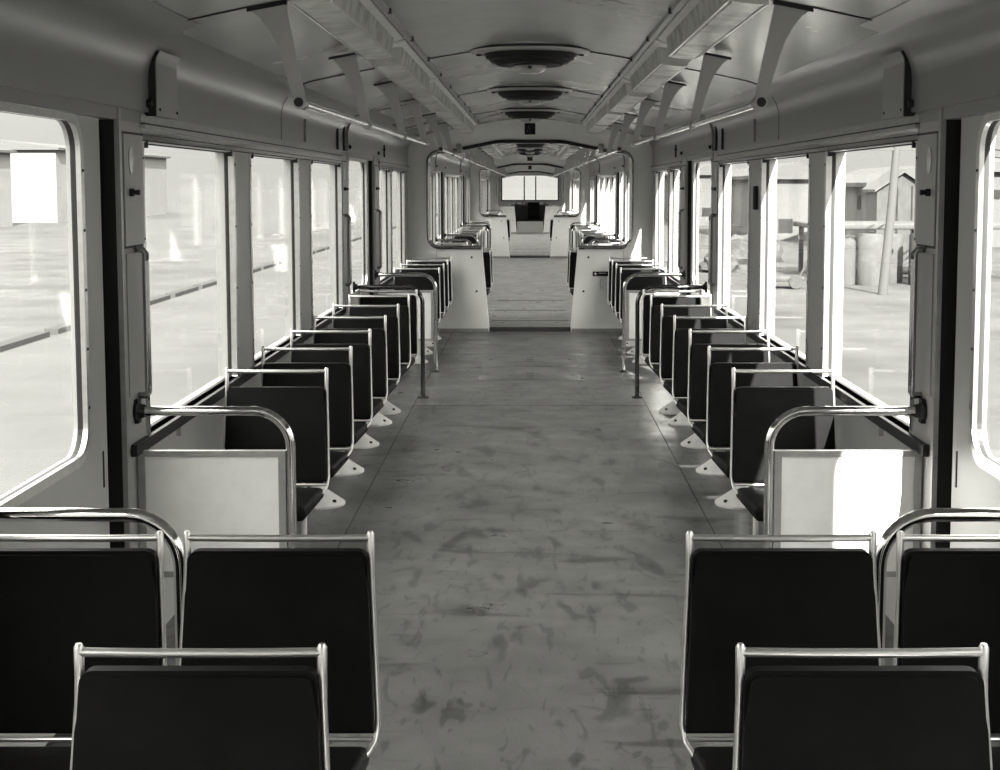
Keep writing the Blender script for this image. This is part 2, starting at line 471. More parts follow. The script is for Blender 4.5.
# ------------------------------------------------------------------ bulkheads
def bulkhead(idx, yb, nm):
    HB = .86
    op = [(.42, 0), (.495, HB)] + [(.94, HB)] + arc(.94, HB + .11, .11, -90, 0, 6)[1:] + arc(.94, 1.75, .11, 0, 90, 6) + [(.72, 1.872), (.34, 1.952)]
    right = [(1.25, 0)] + op
    outer_r = [(1.25, 0), (1.25, 1.70)] + PROF[1:]
    outline = [(.42, 0)] + [(1.25, 0), (1.25, 1.70)] + PROF[1:] + [(-x, z) for x, z in PROF[:-1][::-1]][:-1] + [(-1.25, 1.70), (-1.25, 0), (-.42, 0)]
    inner = [(-x, z) for x, z in op[1:]] + [(x, z) for x, z in op[1:][::-1]]
    b = MB(); b.prism(outline + inner, yb, yb + .10, 'y', 0)
    # half wall reveals (depth of the turntable cover) and skirting line
    for s in (-1, 1):
        b.prism([(s * .425, 0), (s * .50, HB - .002), (s * .90, HB - .002), (s * .90, 0)], yb + .09, yb + .32, 'y', 0)
        b.box(s * .43, s * 1.25, yb - .006, yb + .01, .0, .035, 1)
        b.box(s * .96, s * .964, yb - .003, yb + .01, .035, .84, 1)
        b.lathe([(0, -.003), (.012, -.003), (.012, .0)], (s * .60, yb, .77), 8, 2, True, 'y')
        b.lathe([(0, -.003), (.012, -.003), (.012, .0)], (s * .55, yb, .42), 8, 2, True, 'y')
    struct(b.build('wall_bulkhead' if False else nm, ['bulkhead', 'alu_dull', 'rubber']))
    for s in (-1, 1):
        e = tag(empty('portal_rail', (s * 1.0, yb - .01, HB)), 'bent chrome tube edging the %s side of the %s articulation opening' % ('left' if s < 0 else 'right', ORD[idx]), 'rail', 'portal rails round the articulation openings')
        pts = [(.50, HB + .012), (.93, HB + .012)] + arc(.93, HB + .122, .11, -90, 0, 8)[1:] + arc(.93, 1.74, .11, 0, 90, 8) + [(.74, 1.862)]
        t = MB().tube([(s * x - s * 1.0, 0, z - HB) for x, z in pts], .021, 14)
        t.build('rail_tube', 'dark_chrome', e)
        k = MB()
        k.rbox(s * .70 - s * 1.0, s * .75 - s * 1.0, -.02, .02, 1.83 - HB, 1.93 - HB, .006)
        k.build('rail_clamp', 'alu_dull', e)
    t = MB().tube([(-.69, yb - .012, 1.88)] + [(-.36, yb - .012, 1.945), (-.30, yb - .012, 1.952), (.30, yb - .012, 1.952), (.36, yb - .012, 1.945)] + [(.69, yb - .012, 1.88)], .018, 12)
    tag(t.build('portal_head_rail', 'rubber'), 'dark tube along the arched head of the %s articulation opening' % ORD[idx], 'rail', 'portal head rails')
    # square plaque over the opening
    e = tag(empty('plaque', (0, yb - .004, 2.04)), 'small square black plaque with a pale mark above the %s articulation opening' % ORD[idx], 'sign', 'black plaques over the openings')
    MB().rbox(-.055, .055, -.006, .004, -.058 + .04, .058 + .04, .002, 1).build('plate', 'plaque', e)
    mk = MB()
    mk.tube([(-.012, -.007, .072), (-.016, -.007, .045), (.0, -.007, .038), (.006, -.007, .045)], .0035, 6)
    mk.tube([(-.022, -.007, .03), (-.030, -.007, .015), (-.018, -.007, .006)], .003, 6)
    mk.build('emblem_mark', 'grey_mark', e)
names = ['wall_middle', 'wall_far', 'wall_cab']
for i, yb in enumerate(BH): bulkhead(i, yb, names[i])

# first aid plate on the right half wall of the first bulkhead
e = tag(empty('first_aid_sign', (.72, BH[0] - .004, .60)), 'small black plate with white cross on the right half wall of the articulation', 'sign')
MB().rbox(-.075, .095, -.004, .003, -.024, .024, .002, 1).build('plate', 'plaque', e)
MB().prism([(-.047 + .0, -.018), (-.040, -.006), (-.028, 0), (-.040, .006), (-.047, .018), (-.054, .006), (-.066, 0), (-.054, -.006)], -.006, -.004, 'y').build('white_cross', 'white_mark', e)
mk = MB()
for k in range(6):
    x = -.012 + k * .013
    mk.box(x, x + .008, -.006, -.004, .002, .011)
mk.build('lettering', 'white_mark', e)
t = MB().tube([(-.0, 0, .05), (-.018, 0, .035), (-.024, 0, 0), (-.016, 0, -.035), (0, 0, -.05)], .003, 6)
o = t.build('curved_pull', 'alu_dull'); o.location = (.745, BH[0] - .008, .50)
tag(o, 'thin curved pull below the white cross plate on the right half wall', 'pull')

# ------------------------------------------------------------------ seats
def make_seat(name, gap, zb, hw=.197, fl=.012):
    """origin on the floor under the top bar; sitter faces -Y (towards the camera)."""
    root = empty(name)
    ht = .770
    for s in (-1, 1):
        fr = MB()
        fr.tube([(s * hw, 0, ht + .004), (s * (hw + .002), -.004, ht - .08), (s * (hw + fl * .6), -.028, .52), (s * (hw + fl), -.055, zb + .03), (s * (hw + fl - .006), -.070, zb - .004), (s * (hw - .012), -.13, zb - .028), (s * (hw - .05), -.30, zb - .055)], .0060, 10)
        fr.tube([(s * hw, 0, ht - .075), (s * hw, 0, ht + .008), (s * hw, 0, ht + .014)], .0115, 10, radii=[.0076, .0082, .005])
        fr.build('side_tube', 'frame_tube', root)
    tb = MB().tube([(-hw, 0, ht), (-hw * .4, 0, ht - .0015), (hw * .4, 0, ht - .0015), (hw, 0, ht)], .0076, 12)
    tb.build('top_bar', 'frame_tube', root)
    # padded back: slightly wrapped panel
    bm = bmesh.new()
    zt = ht - gap; zc = (zt + zb + .012) / 2; hh = (zt - zb - .012) / 2
    outline = []
    R = .022
    for cx, cz, a0 in ((hw - .004 - R, zt - R, 0), (-(hw - .004 - R), zt - R, 90)):
        for k in range(6):
            a = math.radians(a0 + 90 * k / 5); outline.append((cx + R * math.cos(a), cz + R * math.sin(a)))
    outline += [(-(hw + fl - .008), zb + .014), (hw + fl - .008, zb + .014)]
    def yoff(z): return -.055 * (ht - z) / (ht - zb)
    fr_v = [bm.verts.new((x, yoff(z) - .022, z)) for x, z in outline]
    bk_v = [bm.verts.new((x, yoff(z) + .010, z)) for x, z in outline]
    bm.faces.new(fr_v); bm.faces.new(bk_v[::-1])
    n = len(outline)
    for i in range(n): bm.faces.new((fr_v[i], bk_v[i], bk_v[(i + 1) % n], fr_v[(i + 1) % n]))
    bmesh.ops.recalc_face_normals(bm, faces=bm.faces)
    bmesh.ops.bevel(bm, geom=[e for e in bm.edges if abs(e.verts[0].co.y - e.verts[1].co.y) < .03 and not (abs(e.verts[0].co.y - yoff(e.verts[0].co.z) + .022) > .001) ], offset=.008, segments=2, affect='EDGES')
    MB().frombm(bm, 0, True).build('backrest', 'vinyl', root)
    MB().tube([(-hw - .006, -.074, zb + .004), (hw + .006, -.074, zb + .004)], .0055, 8).build('lower_bar', 'frame_tube', root)
    # seat cushion, narrowing a little to the front, rounded nose
    bm = bmesh.new(); bmesh.ops.create_cube(bm, size=1)
    for v in bm.verts:
        yy = -.075 if v.co.y > 0 else -.475
        hwx = .196 if v.co.y > 0 else .180
        zz = (zb - .004 if v.co.y > 0 else zb + .008) if v.co.z > 0 else (zb - .05)
        v.co = Vector((hwx * (1 if v.co.x > 0 else -1), yy, zz))
    bmesh.ops.bevel(bm, geom=bm.edges[:], offset=.020, segments=3, affect='EDGES', profile=.5)
    MB().frombm(bm, 0, True).build('seat_cushion', 'vinyl', root)
    sh_ = MB().prism([(-.46, zb - .050), (-.42, zb - .082), (-.14, zb - .082), (-.09, zb - .050)], -.13, .13, 'x')
    sh_.build('seat_pan', 'shell', root)
    ped = MB().lathe([(.0, .014), (.0, .014)], (0, 0, 0), 6)
    p = MB().lathe([(.128, 0), (.128, .010), (.118, .016), (.085, .040), (.05, .066), (.030, .082), (.025, .10), (.023, zb - .08)], (0, -.485, 0), 24)
    po = p.build('pedestal', 'pedestal', root)
    po.location.y = .17 if False else 0
    for a in (215, 325):
        x = .104 * math.cos(math.radians(a)); y = -.485 + .104 * math.sin(math.radians(a))
        MB().lathe([(0, .034), (.009, .033), (.010, .022)], (x, y, 0), 8).build('bolt', 'rubber', po)
    return root

row_proto = make_seat('passenger_seat', .062, .325)
near_proto = make_seat('passenger_seat', .024, .362, .191, .018)
late_proto = make_seat('passenger_seat', .026, .325)
used = set()
def seat(proto, x, y, label, group):
    if proto.name not in used:
        o = proto; used.add(proto.name)
    else: o = copy_tree(proto)
    o.location = (x, y, 0)
    if 'double' in group or 'last car section' in group: o.scale.x = .91
    return tag(o, label, 'seat', group)
XS = 1.003
for s, sd in ((-1, 'left'), (1, 'right')):
    seat(near_proto, s * .520 + .002, 2.145, 'black vinyl seat in the very front at the bottom %s, beside the aisle' % sd, 'seats before the first doors')
    seat(near_proto, s * .5235, 2.865, 'black vinyl aisle seat on the %s in the second row, just before the first door' % sd, 'seats before the first doors')
    seat(near_proto, s * .963, 2.865, 'black vinyl wall-side seat on the %s in the second row, under the bent chrome rail' % sd, 'seats before the first doors')
    ys = [5.50 + .755 * k for k in range(6)] + [9.72]
    for k, y in enumerate(ys):
        o = seat(row_proto if k < 6 else late_proto, s * (XS if k < 6 else .988), y, '%s black seat in the %s row between the doors, counting from the near panel' % (ORD[k], sd), 'single seats between the doors')
        if k == 1:               # this one stands on a thin leg instead of the flared pedestal
            for ch in list(o.children):
                if ch.name.startswith('pedestal'):
                    for b_ in list(ch.children): bpy.data.objects.remove(b_)
                    bpy.data.objects.remove(ch)
            MB().lathe([(.03, 0), (.03, .005), (.014, .012), (.0125, .02), (.0125, .26)], (-s * .045, -.42, 0), 14).build('leg', 'pedestal', o)
    for k, y in enumerate((12.35, 13.0, 13.62, 14.2)):
        seat(late_proto, s * 1.0, y, '%s small black seat in the %s row beyond the far door, before the bulkhead' % (ORD[k], sd), 'seats before the first bulkhead')
    for k, y in enumerate((15.62, 16.4)):
        seat(near_proto, s * .62, y, '%s aisle-side seat on the %s just beyond the first articulation opening' % (ORD[k], sd), 'double seats of the second car section')
        seat(near_proto, s * 1.02, y, '%s wall-side seat on the %s just beyond the first articulation opening' % (ORD[k], sd), 'double seats of the second car section')
    for k, y in enumerate((17.2, 17.95)):
        seat(row_proto, s * XS, y, '%s single seat behind the double ones on the %s of the second car section' % (ORD[k], sd), 'single seats of the second car section')
    for k, y in enumerate((21.4, 22.15, 22.9, 23.65, 24.4, 25.0)):
        seat(row_proto, s * XS, y, '%s sunlit seat on the %s between the doors of the second car section' % (ORD[k], sd), 'single seats of the second car section')
    for k, y in enumerate((27.9, 28.6)):
        seat(row_proto, s * XS, y, '%s far seat on the %s before the second bulkhead' % (ORD[k], sd), 'seats before the second bulkhead')
    for k, y in enumerate((30.6, 31.4)):
        seat(near_proto, s * .62, y, '%s aisle-side seat on the %s beyond the second articulation opening' % (ORD[k], sd), 'seats of the last car section')
    for k, y in enumerate((36.5, 37.3, 38.1, 38.9, 39.7)):
        seat(row_proto, s * XS, y, '%s distant single seat on the %s of the last car section' % (ORD[k], sd), 'seats of the last car section')

# ------------------------------------------------------------------ guard rails and partition panels
def guard(s, y, label, group, tube='chrome', panel=False):
    root = tag(empty('guard_rail', (s * .76, y, 0)), label, 'guard rail', group)
    X = lambda x: s * (x - .76)
    pts = [(X(1.236), 0, .79), (X(.875), 0, .79)] + [(X(a), 0, b) for a, b in arc(.875, .675, .115, 90, 180, 10)[1:]] + [(X(.76), 0, .01)]
    MB().tube(pts, .0155, 14).build('rail_tube', tube, root)
    m = MB().lathe([(0, 0), (.034, 0), (.034, .008), (.024, .014), (.020, .03), (0, .03)], (X(1.236) + (0 if s < 0 else -0), 0, .79), 14, 0, True, 'x')
    if s > 0: m.v = [(2 * X(1.236) - x, yy, z) for x, yy, z in m.v]
    m.v = [(x + s * .012, yy, z) for x, yy, z in m.v]
    m.box(X(1.249), X(1.236), -.018, .018, .752, .828)
    m.build('wall_mount', 'rubber', root)
    MB().lathe([(.0155, .02), (.020, .012), (.036, .008), (.038, 0)], (0, 0, 0), 16).build('foot_flange', 'rubber', root)
    if panel:
        p = MB().box(X(1.232), X(.789), -.004, .010, .272, .650)
        p.build('panel', 'light_panel', root)
        fr = MB()
        fr.box(X(1.243), X(1.222), -.010, .016, .255, .663); fr.box(X(.799), X(.7755), -.010, .016, .255, .663)
        fr.box(X(1.222), X(.799), -.0095, .0155, .645, .663); fr.box(X(1.222), X(.799), -.0095, .0155, .255, .273)
        fr.build('panel_frame', 'alu_dull', root)
    return root
for s, sd in ((-1, 'left'), (1, 'right')):
    guard(s, 2.985, 'thick bent chrome rail in the near %s foreground, before the first door' % sd, 'guard rails at the doors')
    guard(s, 4.39, 'bent chrome rail with large pale panel on the %s, just past the first door' % sd, 'guard rails at the doors', panel=True)
    guard(s, 9.86, 'bent chrome rail on the %s at the end of the long seat row' % sd, 'guard rails at the doors', tube='dim_reflect_chrome')
    guard(s, 11.24, 'bent chrome rail with small pale panel on the %s, just past the far door' % sd, 'guard rails at the doors', panel=True)
    guard(s, 18.5, 'distant chrome rail on the %s before the first door of section two' % sd, 'distant guard rails')
    guard(s, 20.32, 'distant chrome rail with panel on the %s past the first door of section two' % sd, 'distant guard rails', panel=True)
    guard(s, 25.15, 'distant chrome rail on the %s before the last door of section two' % sd, 'distant guard rails')
    guard(s, 26.9, 'distant chrome rail with panel on the %s past the last door of section two' % sd, 'distant guard rails', panel=True)
    guard(s, 35.4, 'tiny far chrome rail with panel on the %s of the last car section' % sd, 'distant guard rails', panel=True)
    guard(s, 40.2, 'tiny far chrome rail on the %s near the cab' % sd, 'distant guard rails')

# ------------------------------------------------------------------ pillar cabinets, handles, covers
def cabinet(s, y0, y1, where, screws=True):
    root = tag(empty('pillar_cabinet', (s * W, (y0 + y1) / 2, 1.315)), where, 'cabinet', 'narrow cabinets beside the doors')
    cy = (y0 + y1) / 2; h = (y1 - y0) / 2
    MB().box(-s * .001, -s * .007, -h, h, 0, .345).build('cabinet_door', 'wall', root)
    e = MB().frame_x(s * .001, -s * .003, (-h - .008, h + .008, -.008, .353), (-h + .002, h - .002, .004, .341), .002, 1); e.build('cabinet_edge', 'seam', root)
    pl = MB().lathe([(0, 0), (.022, 0), (.022, .003), (0, .003)], (0, 0, 0), 16, 0, True, 'x')
    pl.v = [(-s * (.007 + x), yy - h * .35, z * 1.9 + .265) for x, yy, z in pl.v]
    pl.build('lock_plate', 'alu', root)
    kn = MB().lathe([(.012, 0), (.012, .012), (.007, .014), (.009, .03), (0, .032)], (0, 0, 0), 12, 0, True, 'x')
    kn.v = [(-s * (.007 + x), yy - h * .45, z + .165) for x, yy, z in kn.v]
    kn.build('knob', 'rubber', root)
    return root
def handle(s, y, label):
    root = tag(empty('grab_handle', (s * W, y, .80)), label, 'handle', 'upright grab handles at the doors')
    xx = -s * .034
    MB().tube([(-s * .002, 0, .035), (xx * .7, 0, .035), (xx, 0, .045), (xx, 0, .08), (xx, 0, .45), (xx, 0, .488), (xx * .7, 0, .50), (-s * .002, 0, .50)], .011, 12).build('handle_tube', 'dark_chrome', root)
    MB().box(-s * .0, -s * .004, -.10, -.016, .045, .49).build('back_plate', 'wall', root)
    return root
for s, sd in ((-1, 'left'), (1, 'right')):
    cabinet(s, 4.31, 4.52, 'narrow grey cabinet with oval lock on the %s pillar past the first door' % sd)
    handle(s, 4.425, 'chrome upright grab handle on the %s pillar between first door and window' % sd)
    cabinet(s, 9.33, 9.57, 'narrow grey cabinet with oval lock on the %s pillar before the far door' % sd)
    handle(s, 9.45, 'chrome upright grab handle on the %s pillar before the far door' % sd)
    cabinet(s, 11.27, 11.53, 'narrow grey cabinet on the %s pillar beyond the far door' % sd)
    handle(s, 11.42, 'chrome upright grab handle on the %s pillar beyond the far door' % sd)
    # box cover on the cove
    e = tag(empty('cover_box', (s * W, 4.715, 1.728)), 'grey curved-top cover box on the %s cove above the first window' % sd, 'cover', 'cover boxes on the coves')
    pf = [(s * .002, 0), (-s * .040, 0), (-s * .040, .17), (-s * .044, .19), (-s * .054, .208), (-s * .030, .215), (-s * .0, .15)]
    MB().prism(pf, -.130, .135, 'y', 0).build('cover', 'bracket', e)
    MB().prism([(x + s * .003, z - .002) for x, z in pf], -.137, -.130, 'y', 0).build('side_shade', 'rubber', e)  # black sheet imitating the shade on the near side of the box
    m = MB()
    for yy in (-.11, .11): m.lathe([(0, 0), (.005, 0), (.005, .004)], (-s * .042, yy, .02), 8, 0, True, 'x')
    m.build('cover_screw', 'rubber', e)
    # slotted strips on the upper panel
    for k, (y, z0, z1, w_) in enumerate(((7.82, 1.745, 1.87, .010), (9.12, 1.735, 1.87, .022), (9.44, 1.735, 1.90, .030))):
        o = MB().rbox(s * (W - .012), s * (W + .002), y - w_, y + w_, z0, z1, .003, 1).build('vent_strip', 'bracket' if k == 0 else 'rubber')
        tag(o, '%s upright strip on the %s cove above the windows, %s' % (('thin grey', 'short dark', 'long dark')[k], sd, ('before the third window', 'above the third window', 'beside the far door header')[k]), 'strip', 'upright strips on the coves')
    o = MB().box(s * (W - .010), s * (W + .001), 12.02, 12.06, 1.745, 1.85).box(s * (W - .018), s * (W), 11.99, 12.02, 1.80, 1.82).build('hook_plate', 'rubber')
    tag(o, 'small dark hook plate on the %s cove beyond the far door' % sd, 'hook')
o = MB().rbox(W - .02, W + .001, 7.70, 7.76, 1.37, 1.50, .004, 1).build('notice_holder', 'rubber')
tag(o, 'small dark upright holder on the right window post, second from the near door', 'holder')

# ------------------------------------------------------------------ ceiling ventilators with dome lamp
def vent_lamp():
    root = empty('ceiling_ventilator')
    z = 0
    MB().lathe([(0, .03), (.30, .03), (.30, -.004), (.292, -.014), (.270, -.017), (.240, -.017), (.240, -.010), (0, -.010)], (0, 0, 0), 48).build('rim', 'alu_dull', root)
    g = MB().lathe([(.226, -.016), (.222, -.028), (.200, -.050), (.165, -.064), (.12, -.072), (.09, -.074), (0, -.074)], (0, 0, 0), 48, 0)
    for r_, z_ in ((.214, -.038), (.190, -.055), (.16, -.067)):
        g.lathe([(r_ - .006, z_), (r_ + .003, z_ - .004), (r_ + .006, z_ + .004)], (0, 0, 0), 48, 0)
    go = g.build('louvre', 'vent', root)
    MB().lathe([(.294, .008), (.304, .008), (.304, -.004), (.294, -.004)], (0, 0, 0), 48).build('rim_gasket', 'rubber', root)
    MB().lathe([(.084, -.070), (.086, -.078), (.076, -.096), (.05, -.108), (0, -.112)], (0, 0, 0), 32).build('lamp_dome', 'lens', root)
    MB().lathe([(0, -.094), (.008, -.092), (.010, -.08)], (0, -.086, .0), 10).build('knob', 'rubber', root)
    for s in (-1, 1):
        MB().lathe([(0, -.026), (.012, -.024), (.014, -.012)], (s * .254, 0, 0), 12).build('screw', 'rubber', root)
    return root
vp = vent_lamp(); first = True
for k, y in enumerate((7.02, 9.82, 12.5, 21.9, 24.7, 27.3)):
    o = vp if k == 0 else copy_tree(vp)
    o.location = (0, y, 2.166)
    lab = ['nearest and largest round black ceiling ventilator with dome lamp', 'second round black ceiling ventilator along the aisle', 'third round black ceiling ventilator, just before the first bulkhead',
           'distant ceiling ventilator, nearest one seen through the first opening', 'distant ceiling ventilator, middle one seen through the first opening', 'distant ceiling ventilator, farthest one seen through the first opening'][k]
    tag(o, lab, 'ventilator lamp', 'round ceiling ventilators')

# ------------------------------------------------------------------ strip lights
def strip_light(s, L):
    root = empty('strip_light')
    sec = [(s * .535, .030), (s * .535, .018), (s * .565, .008), (s * .745, -.012), (s * .765, -.008), (s * .765, .010)]
    MB().prism(sec, -L / 2 - .14, L / 2 + .14, 'y').build('base_tray', 'light_panel', root)
    cov = [(s * .560, .008), (s * .572, -.062), (s * .584, -.070), (s * .672, -.078), (s * .686, -.070), (s * .735, -.010)]
    co = MB().prism(cov, -L / 2, L / 2, 'y').build('diffuser', 'diffuser', root)
    for (x, z) in (cov[1], cov[4]):
        MB().box(x - .004, x + .004, -L / 2, L / 2, z - .006, z + .002).build('edge_trim', 'alu', co)
    for y in (-L / 2 - .006, L / 2 + .006):
        MB().prism([(x, z - .001) for x, z in cov], y - .010, y + .010, 'y').build('end_cap', 'alu', root)
    for y in (-L / 2 - .08, L / 2 + .08):
        MB().lathe([(0, -.012), (.014, -.010), (.016, 0)], (s * .64, y, -.004), 10).build('terminal_knob', 'rubber', root)
    return root
spans = [(4.05, 5.88), (6.2, 7.92), (8.3, 10.05), (10.4, 12.1), (12.45, 14.1)]
far_spans = [(20.2, 22.0), (22.4, 24.2), (24.6, 26.4), (26.8, 28.6)]
for s, sd in ((-1, 'left'), (1, 'right')):
    proto = strip_light(s, 1.72)
    for k, (a, b) in enumerate(spans + far_spans):
        o = proto if k == 0 else copy_tree(proto)
        o.location = (0, (a + b) / 2, 2.098)
        if k < 5: lab = '%s fluorescent strip light from the front on the %s side of the ceiling' % (ORD[k], sd)
        else: lab = '%s distant strip light on the %s ceiling beyond the first bulkhead' % (ORD[k - 5], sd)
        tag(o, lab, 'strip light', 'strip lights along the ceiling')

# ------------------------------------------------------------------ overhead rails with tapered hangers
def hanger_mesh(s):
    """flat painted steel bracket, wide at the ceiling and narrow at the rail; local x from the rail centre."""
    pts_in = [(-.004, .030), (-.010, .10), (.012, .20), (.040, .298)]
    outer = [(.150, .272), (.105, .235), (.075, .17), (.050, .08), (.034, .025)]
    poly = [(-.016, .0), (-.008, .04), (.046, .303)] + [(.156, .282), (.128, .262), (.100, .226), (.080, .19), (.060, .135), (.044, .08), (.030, .03), (.018, -.010), (0, -.018)]
    return MB().prism([(s * x, z) for x, z in poly], -.003, .003, 'y')
def overhead(s, ya, yb, hs, label, group, tube=True):
    root = tag(empty('overhead_rail', (s * .70, ya, 1.765)), label, 'grab rail', group)
    MB().tube([(0, 0, 0), (0, (yb - ya) / 2, 0), (0, yb - ya, 0)], .0135, 14).build('rail_tube', 'dark_chrome', root)
    for i, h in enumerate(hs):
        if i == 0:
            base = hanger_mesh(s).build('hanger', 'hanger', root)
            base.location.y = h - ya
            fl = MB().box(s * .040, s * .162, -.008, .008, .298, .309)
            fl.v = [(x, y, z - (abs(x) - .04) * .19) for x, y, z in fl.v]
            fl.build('ceiling_flange', 'rubber', base)
            MB().tube([(0, -.022, 0), (0, .022, 0)], .020, 14).build('rail_collar', 'alu_dull', base)
        else:
            b = base.copy(); C.objects.link(b); b.parent = root; b.location.y = h - ya
            for ch in list(base.children):
                d = ch.copy(); C.objects.link(d); d.parent = b
    c_ = MB()
    c_.tube([(0, -.016, 0), (0, .015, 0)], .020, 20, 0)
    c_.tube([(0, -.0165, 0), (0, -.0155, 0)], .0145, 20, 1)
    c_.build('end_cap', ['alu_dull', 'rubber'], root)
    c_ = MB().tube([(0, yb - ya - .015, 0), (0, yb - ya + .02, 0)], .018, 14); c_.build('end_cap', 'chrome', root)
    return root
for s, sd in ((-1, 'left'), (1, 'right')):
    o = overhead(s, 4.29, 9.50, (4.33, 6.07, 7.80, 9.44), 'long chrome overhead rail on tapered grey hangers, %s side of the aisle' % sd, 'overhead rails')
    o.location.z = 1.753; o.rotation_euler.x = .0057
    o = overhead(s, 11.05, BH[0] - .04, (11.1, 12.65), 'shorter chrome overhead rail on the %s before the first bulkhead' % sd, 'overhead rails')
    o.location.z = 1.79
    for ch in o.children:
        if ch.name.startswith('hanger'): ch.scale.z = .92
    o = overhead(s, BH[0] + .2, BH[1] - .1, tuple(16.2 + 1.75 * k for k in range(8)), 'distant chrome overhead rail on the %s of the second car section' % sd, 'overhead rails')
    o.location.z = 1.79
    for ch in o.children:
        if ch.name.startswith('hanger'): ch.scale.z = .92
    o = overhead(s, BH[1] + .3, BH[2] - .2, tuple(31.2 + 1.75 * k for k in range(7)), 'farthest chrome overhead rail on the %s of the last car section' % sd, 'overhead rails')
    o.location.z = 1.79
    for ch in o.children:
        if ch.name.startswith('hanger'): ch.scale.z = .92

# ------------------------------------------------------------------ floor hatch before the bulkhead
e = tag(empty('floor_hatch', (0, 11.55, 0)), 'flush floor hatch plates with dark screws in the aisle before the bulkhead', 'hatch')
MB().rbox(-.40, .40, -.78, -.02, 0, .003, .001, 1).rbox(-.40, .40, 0, .76, 0, .003, .001, 1).build('hatch_plate', 'hatch', e)
m = MB()
for x, y in ((-.34, -.5), (.34, -.5), (-.34, .5), (.34, .5)):
    m.lathe([(0, .005), (.016, .005), (.018, .002)], (x, y, 0), 10)
for y in (-.62, -.52, -.40, .35, .48, .6):
    m.box(-.03, .03, y - .012, y + .012, .002, .005)
m.build('hatch_screw', 'rubber', e)

# ------------------------------------------------------------------ driver's cab at the far end
cabw = MB()
cabw.box(-.42, .42, 45.25, 45.30, 0, .36, 0)
struct(cabw.build('trim_%d' % tn, ['light_panel'])); tn += 1
e = tag(empty('cab_console', (0, 45.75, 0)), 'black cab console at the far end of the car under the windscreen', 'console')
MB().rbox(-.62, .62, -.25, .25, 0, .92, .02).build('console_body', 'shell', e)
MB().box(-.55, .55, -.262, -.248, .40, .86).build('console_face', 'rubber', e)
m = MB()
m.tube([(-.25, -.05, .90), (-.25, -.10, 1.02)], .012, 8).tube([(.30, -.05, .90), (.30, -.12, .99)], .010, 8)
for x in (-.45, -.12, .08, .48): m.rbox(x - .05, x + .05, -.15, 0, .90, .95, .01)
m.build('levers', 'rubber', e)
e = tag(empty('driver_seat', (0, 45.05 + .0, 0)), 'black driver seat back in the dark of the far cab', 'seat')
e.location = (.12, 45.42 - .0, 0)
MB().rbox(-.19, .19, -.03, .03, .52, .98, .02).build('backrest', 'vinyl', e)
MB().rbox(-.19, .19, -.05 + .0, .045, .44, .52, .015).build('seat', 'vinyl', e)
MB().tube([(0, 0, 0), (0, 0, .45)], .03, 10).build('post', 'shell', e)
cw = MB()
ZW = 1.02
cw.prism([(-1.25, 0), (1.25, 0), (1.25, ZW), (-1.25, ZW)], 46.6, 46.68, 'y')
cw.prism([(-1.25, ZW), (-.95, ZW), (-.95, 1.75), (-.5, 1.84), (.5, 1.84), (.95, 1.75), (.95, ZW), (1.25, ZW)] + PROF + [(-x, z) for x, z in PROF[::-1]][1:], 46.6, 46.68, 'y')
struct(cw.build('wall_front', 'bulkhead'))
e = struct(empty('window_%d' % wn, (0, 46.62, ZW))); wn += 1
m = MB()
for x in (-.19, .19, -.94, .94): m.box(x - .02, x + .02, -.02, .02, 0, .80)
m.box(-.95, .95, -.02, .02, -.02, .02)
m.build('window_frame', 'rubber', e)
MB().box(-.95, .95, .022, .026, 0, .80).build('window_pane', 'glass', e)
e = struct(empty('window_%d' % wn, (0, Y0 - .04, .8))); wn += 1
MB().box(-.02, .02, -.02, .02, 0, 1.1).box(-1.05, 1.05, -.02, .02, -.02, .02).build('window_frame', 'rubber', e)
MB().box(-1.05, 1.05, .0, .004, 0, 1.1).build('window_pane', 'glass', e)
# under-frame so that the floor does not float over the street
struct(MB().box(-1.30, 1.30, Y0, YE + 1.0, -.60, -.081).build('trim_%d' % tn, 'dark')); tn += 1

# ------------------------------------------------------------------ outside
GZ = -.9
g = MB(); g.box(-900, 900, -400, 1500, GZ - .3, GZ)
struct(g.build('ground', 'ground'))
o = MB().box(-7.6, -2.0, -60, 200, GZ, GZ + .02).build('street', 'road'); struct(o)
k = MB(); y = -20
while y < 120:
    k.box(-7.85, -7.62, y, y + 2.1, GZ, GZ + .10); y += 2.5
tag(k.build('kerb', 'kerb'), 'row of dark kerb stones along the street outside the left windows', 'kerb')

def house(x0, x1, y0, y1, h, label, rows, rfx=.3):
    cx, cy = (x0 + x1) / 2, (y0 + y1) / 2
    e = tag(empty('building', (cx, cy, GZ)), label, 'building', 'buildings outside')
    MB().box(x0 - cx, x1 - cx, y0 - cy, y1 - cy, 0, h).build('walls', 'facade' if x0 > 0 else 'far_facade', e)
    MB().prism([(x0 - cx - rfx, h - .05), (x1 - cx + rfx, h - .05), (x1 - cx + rfx, h + .1), (0, h + .7), (x0 - cx - rfx, h + .1)], y0 - cy - rfx, y1 - cy + rfx, 'y').build('roof', 'roofing', e)
    for (fx, px, z, w_, hh) in rows:
        if fx == 'y':
            MB().box(px - w_ / 2 - cx, px + w_ / 2 - cx, y0 - cy - .03, y0 - cy + .02, z, z + hh).build('window', 'pane_dark', e)
        else:
            xx = x0 if x0 > 0 else x1
            MB().box(xx - cx - .03, xx - cx + .03, px - w_ / 2 - cy, px + w_ / 2 - cy, z, z + hh).build('window', 'pane_dark', e)
    return e
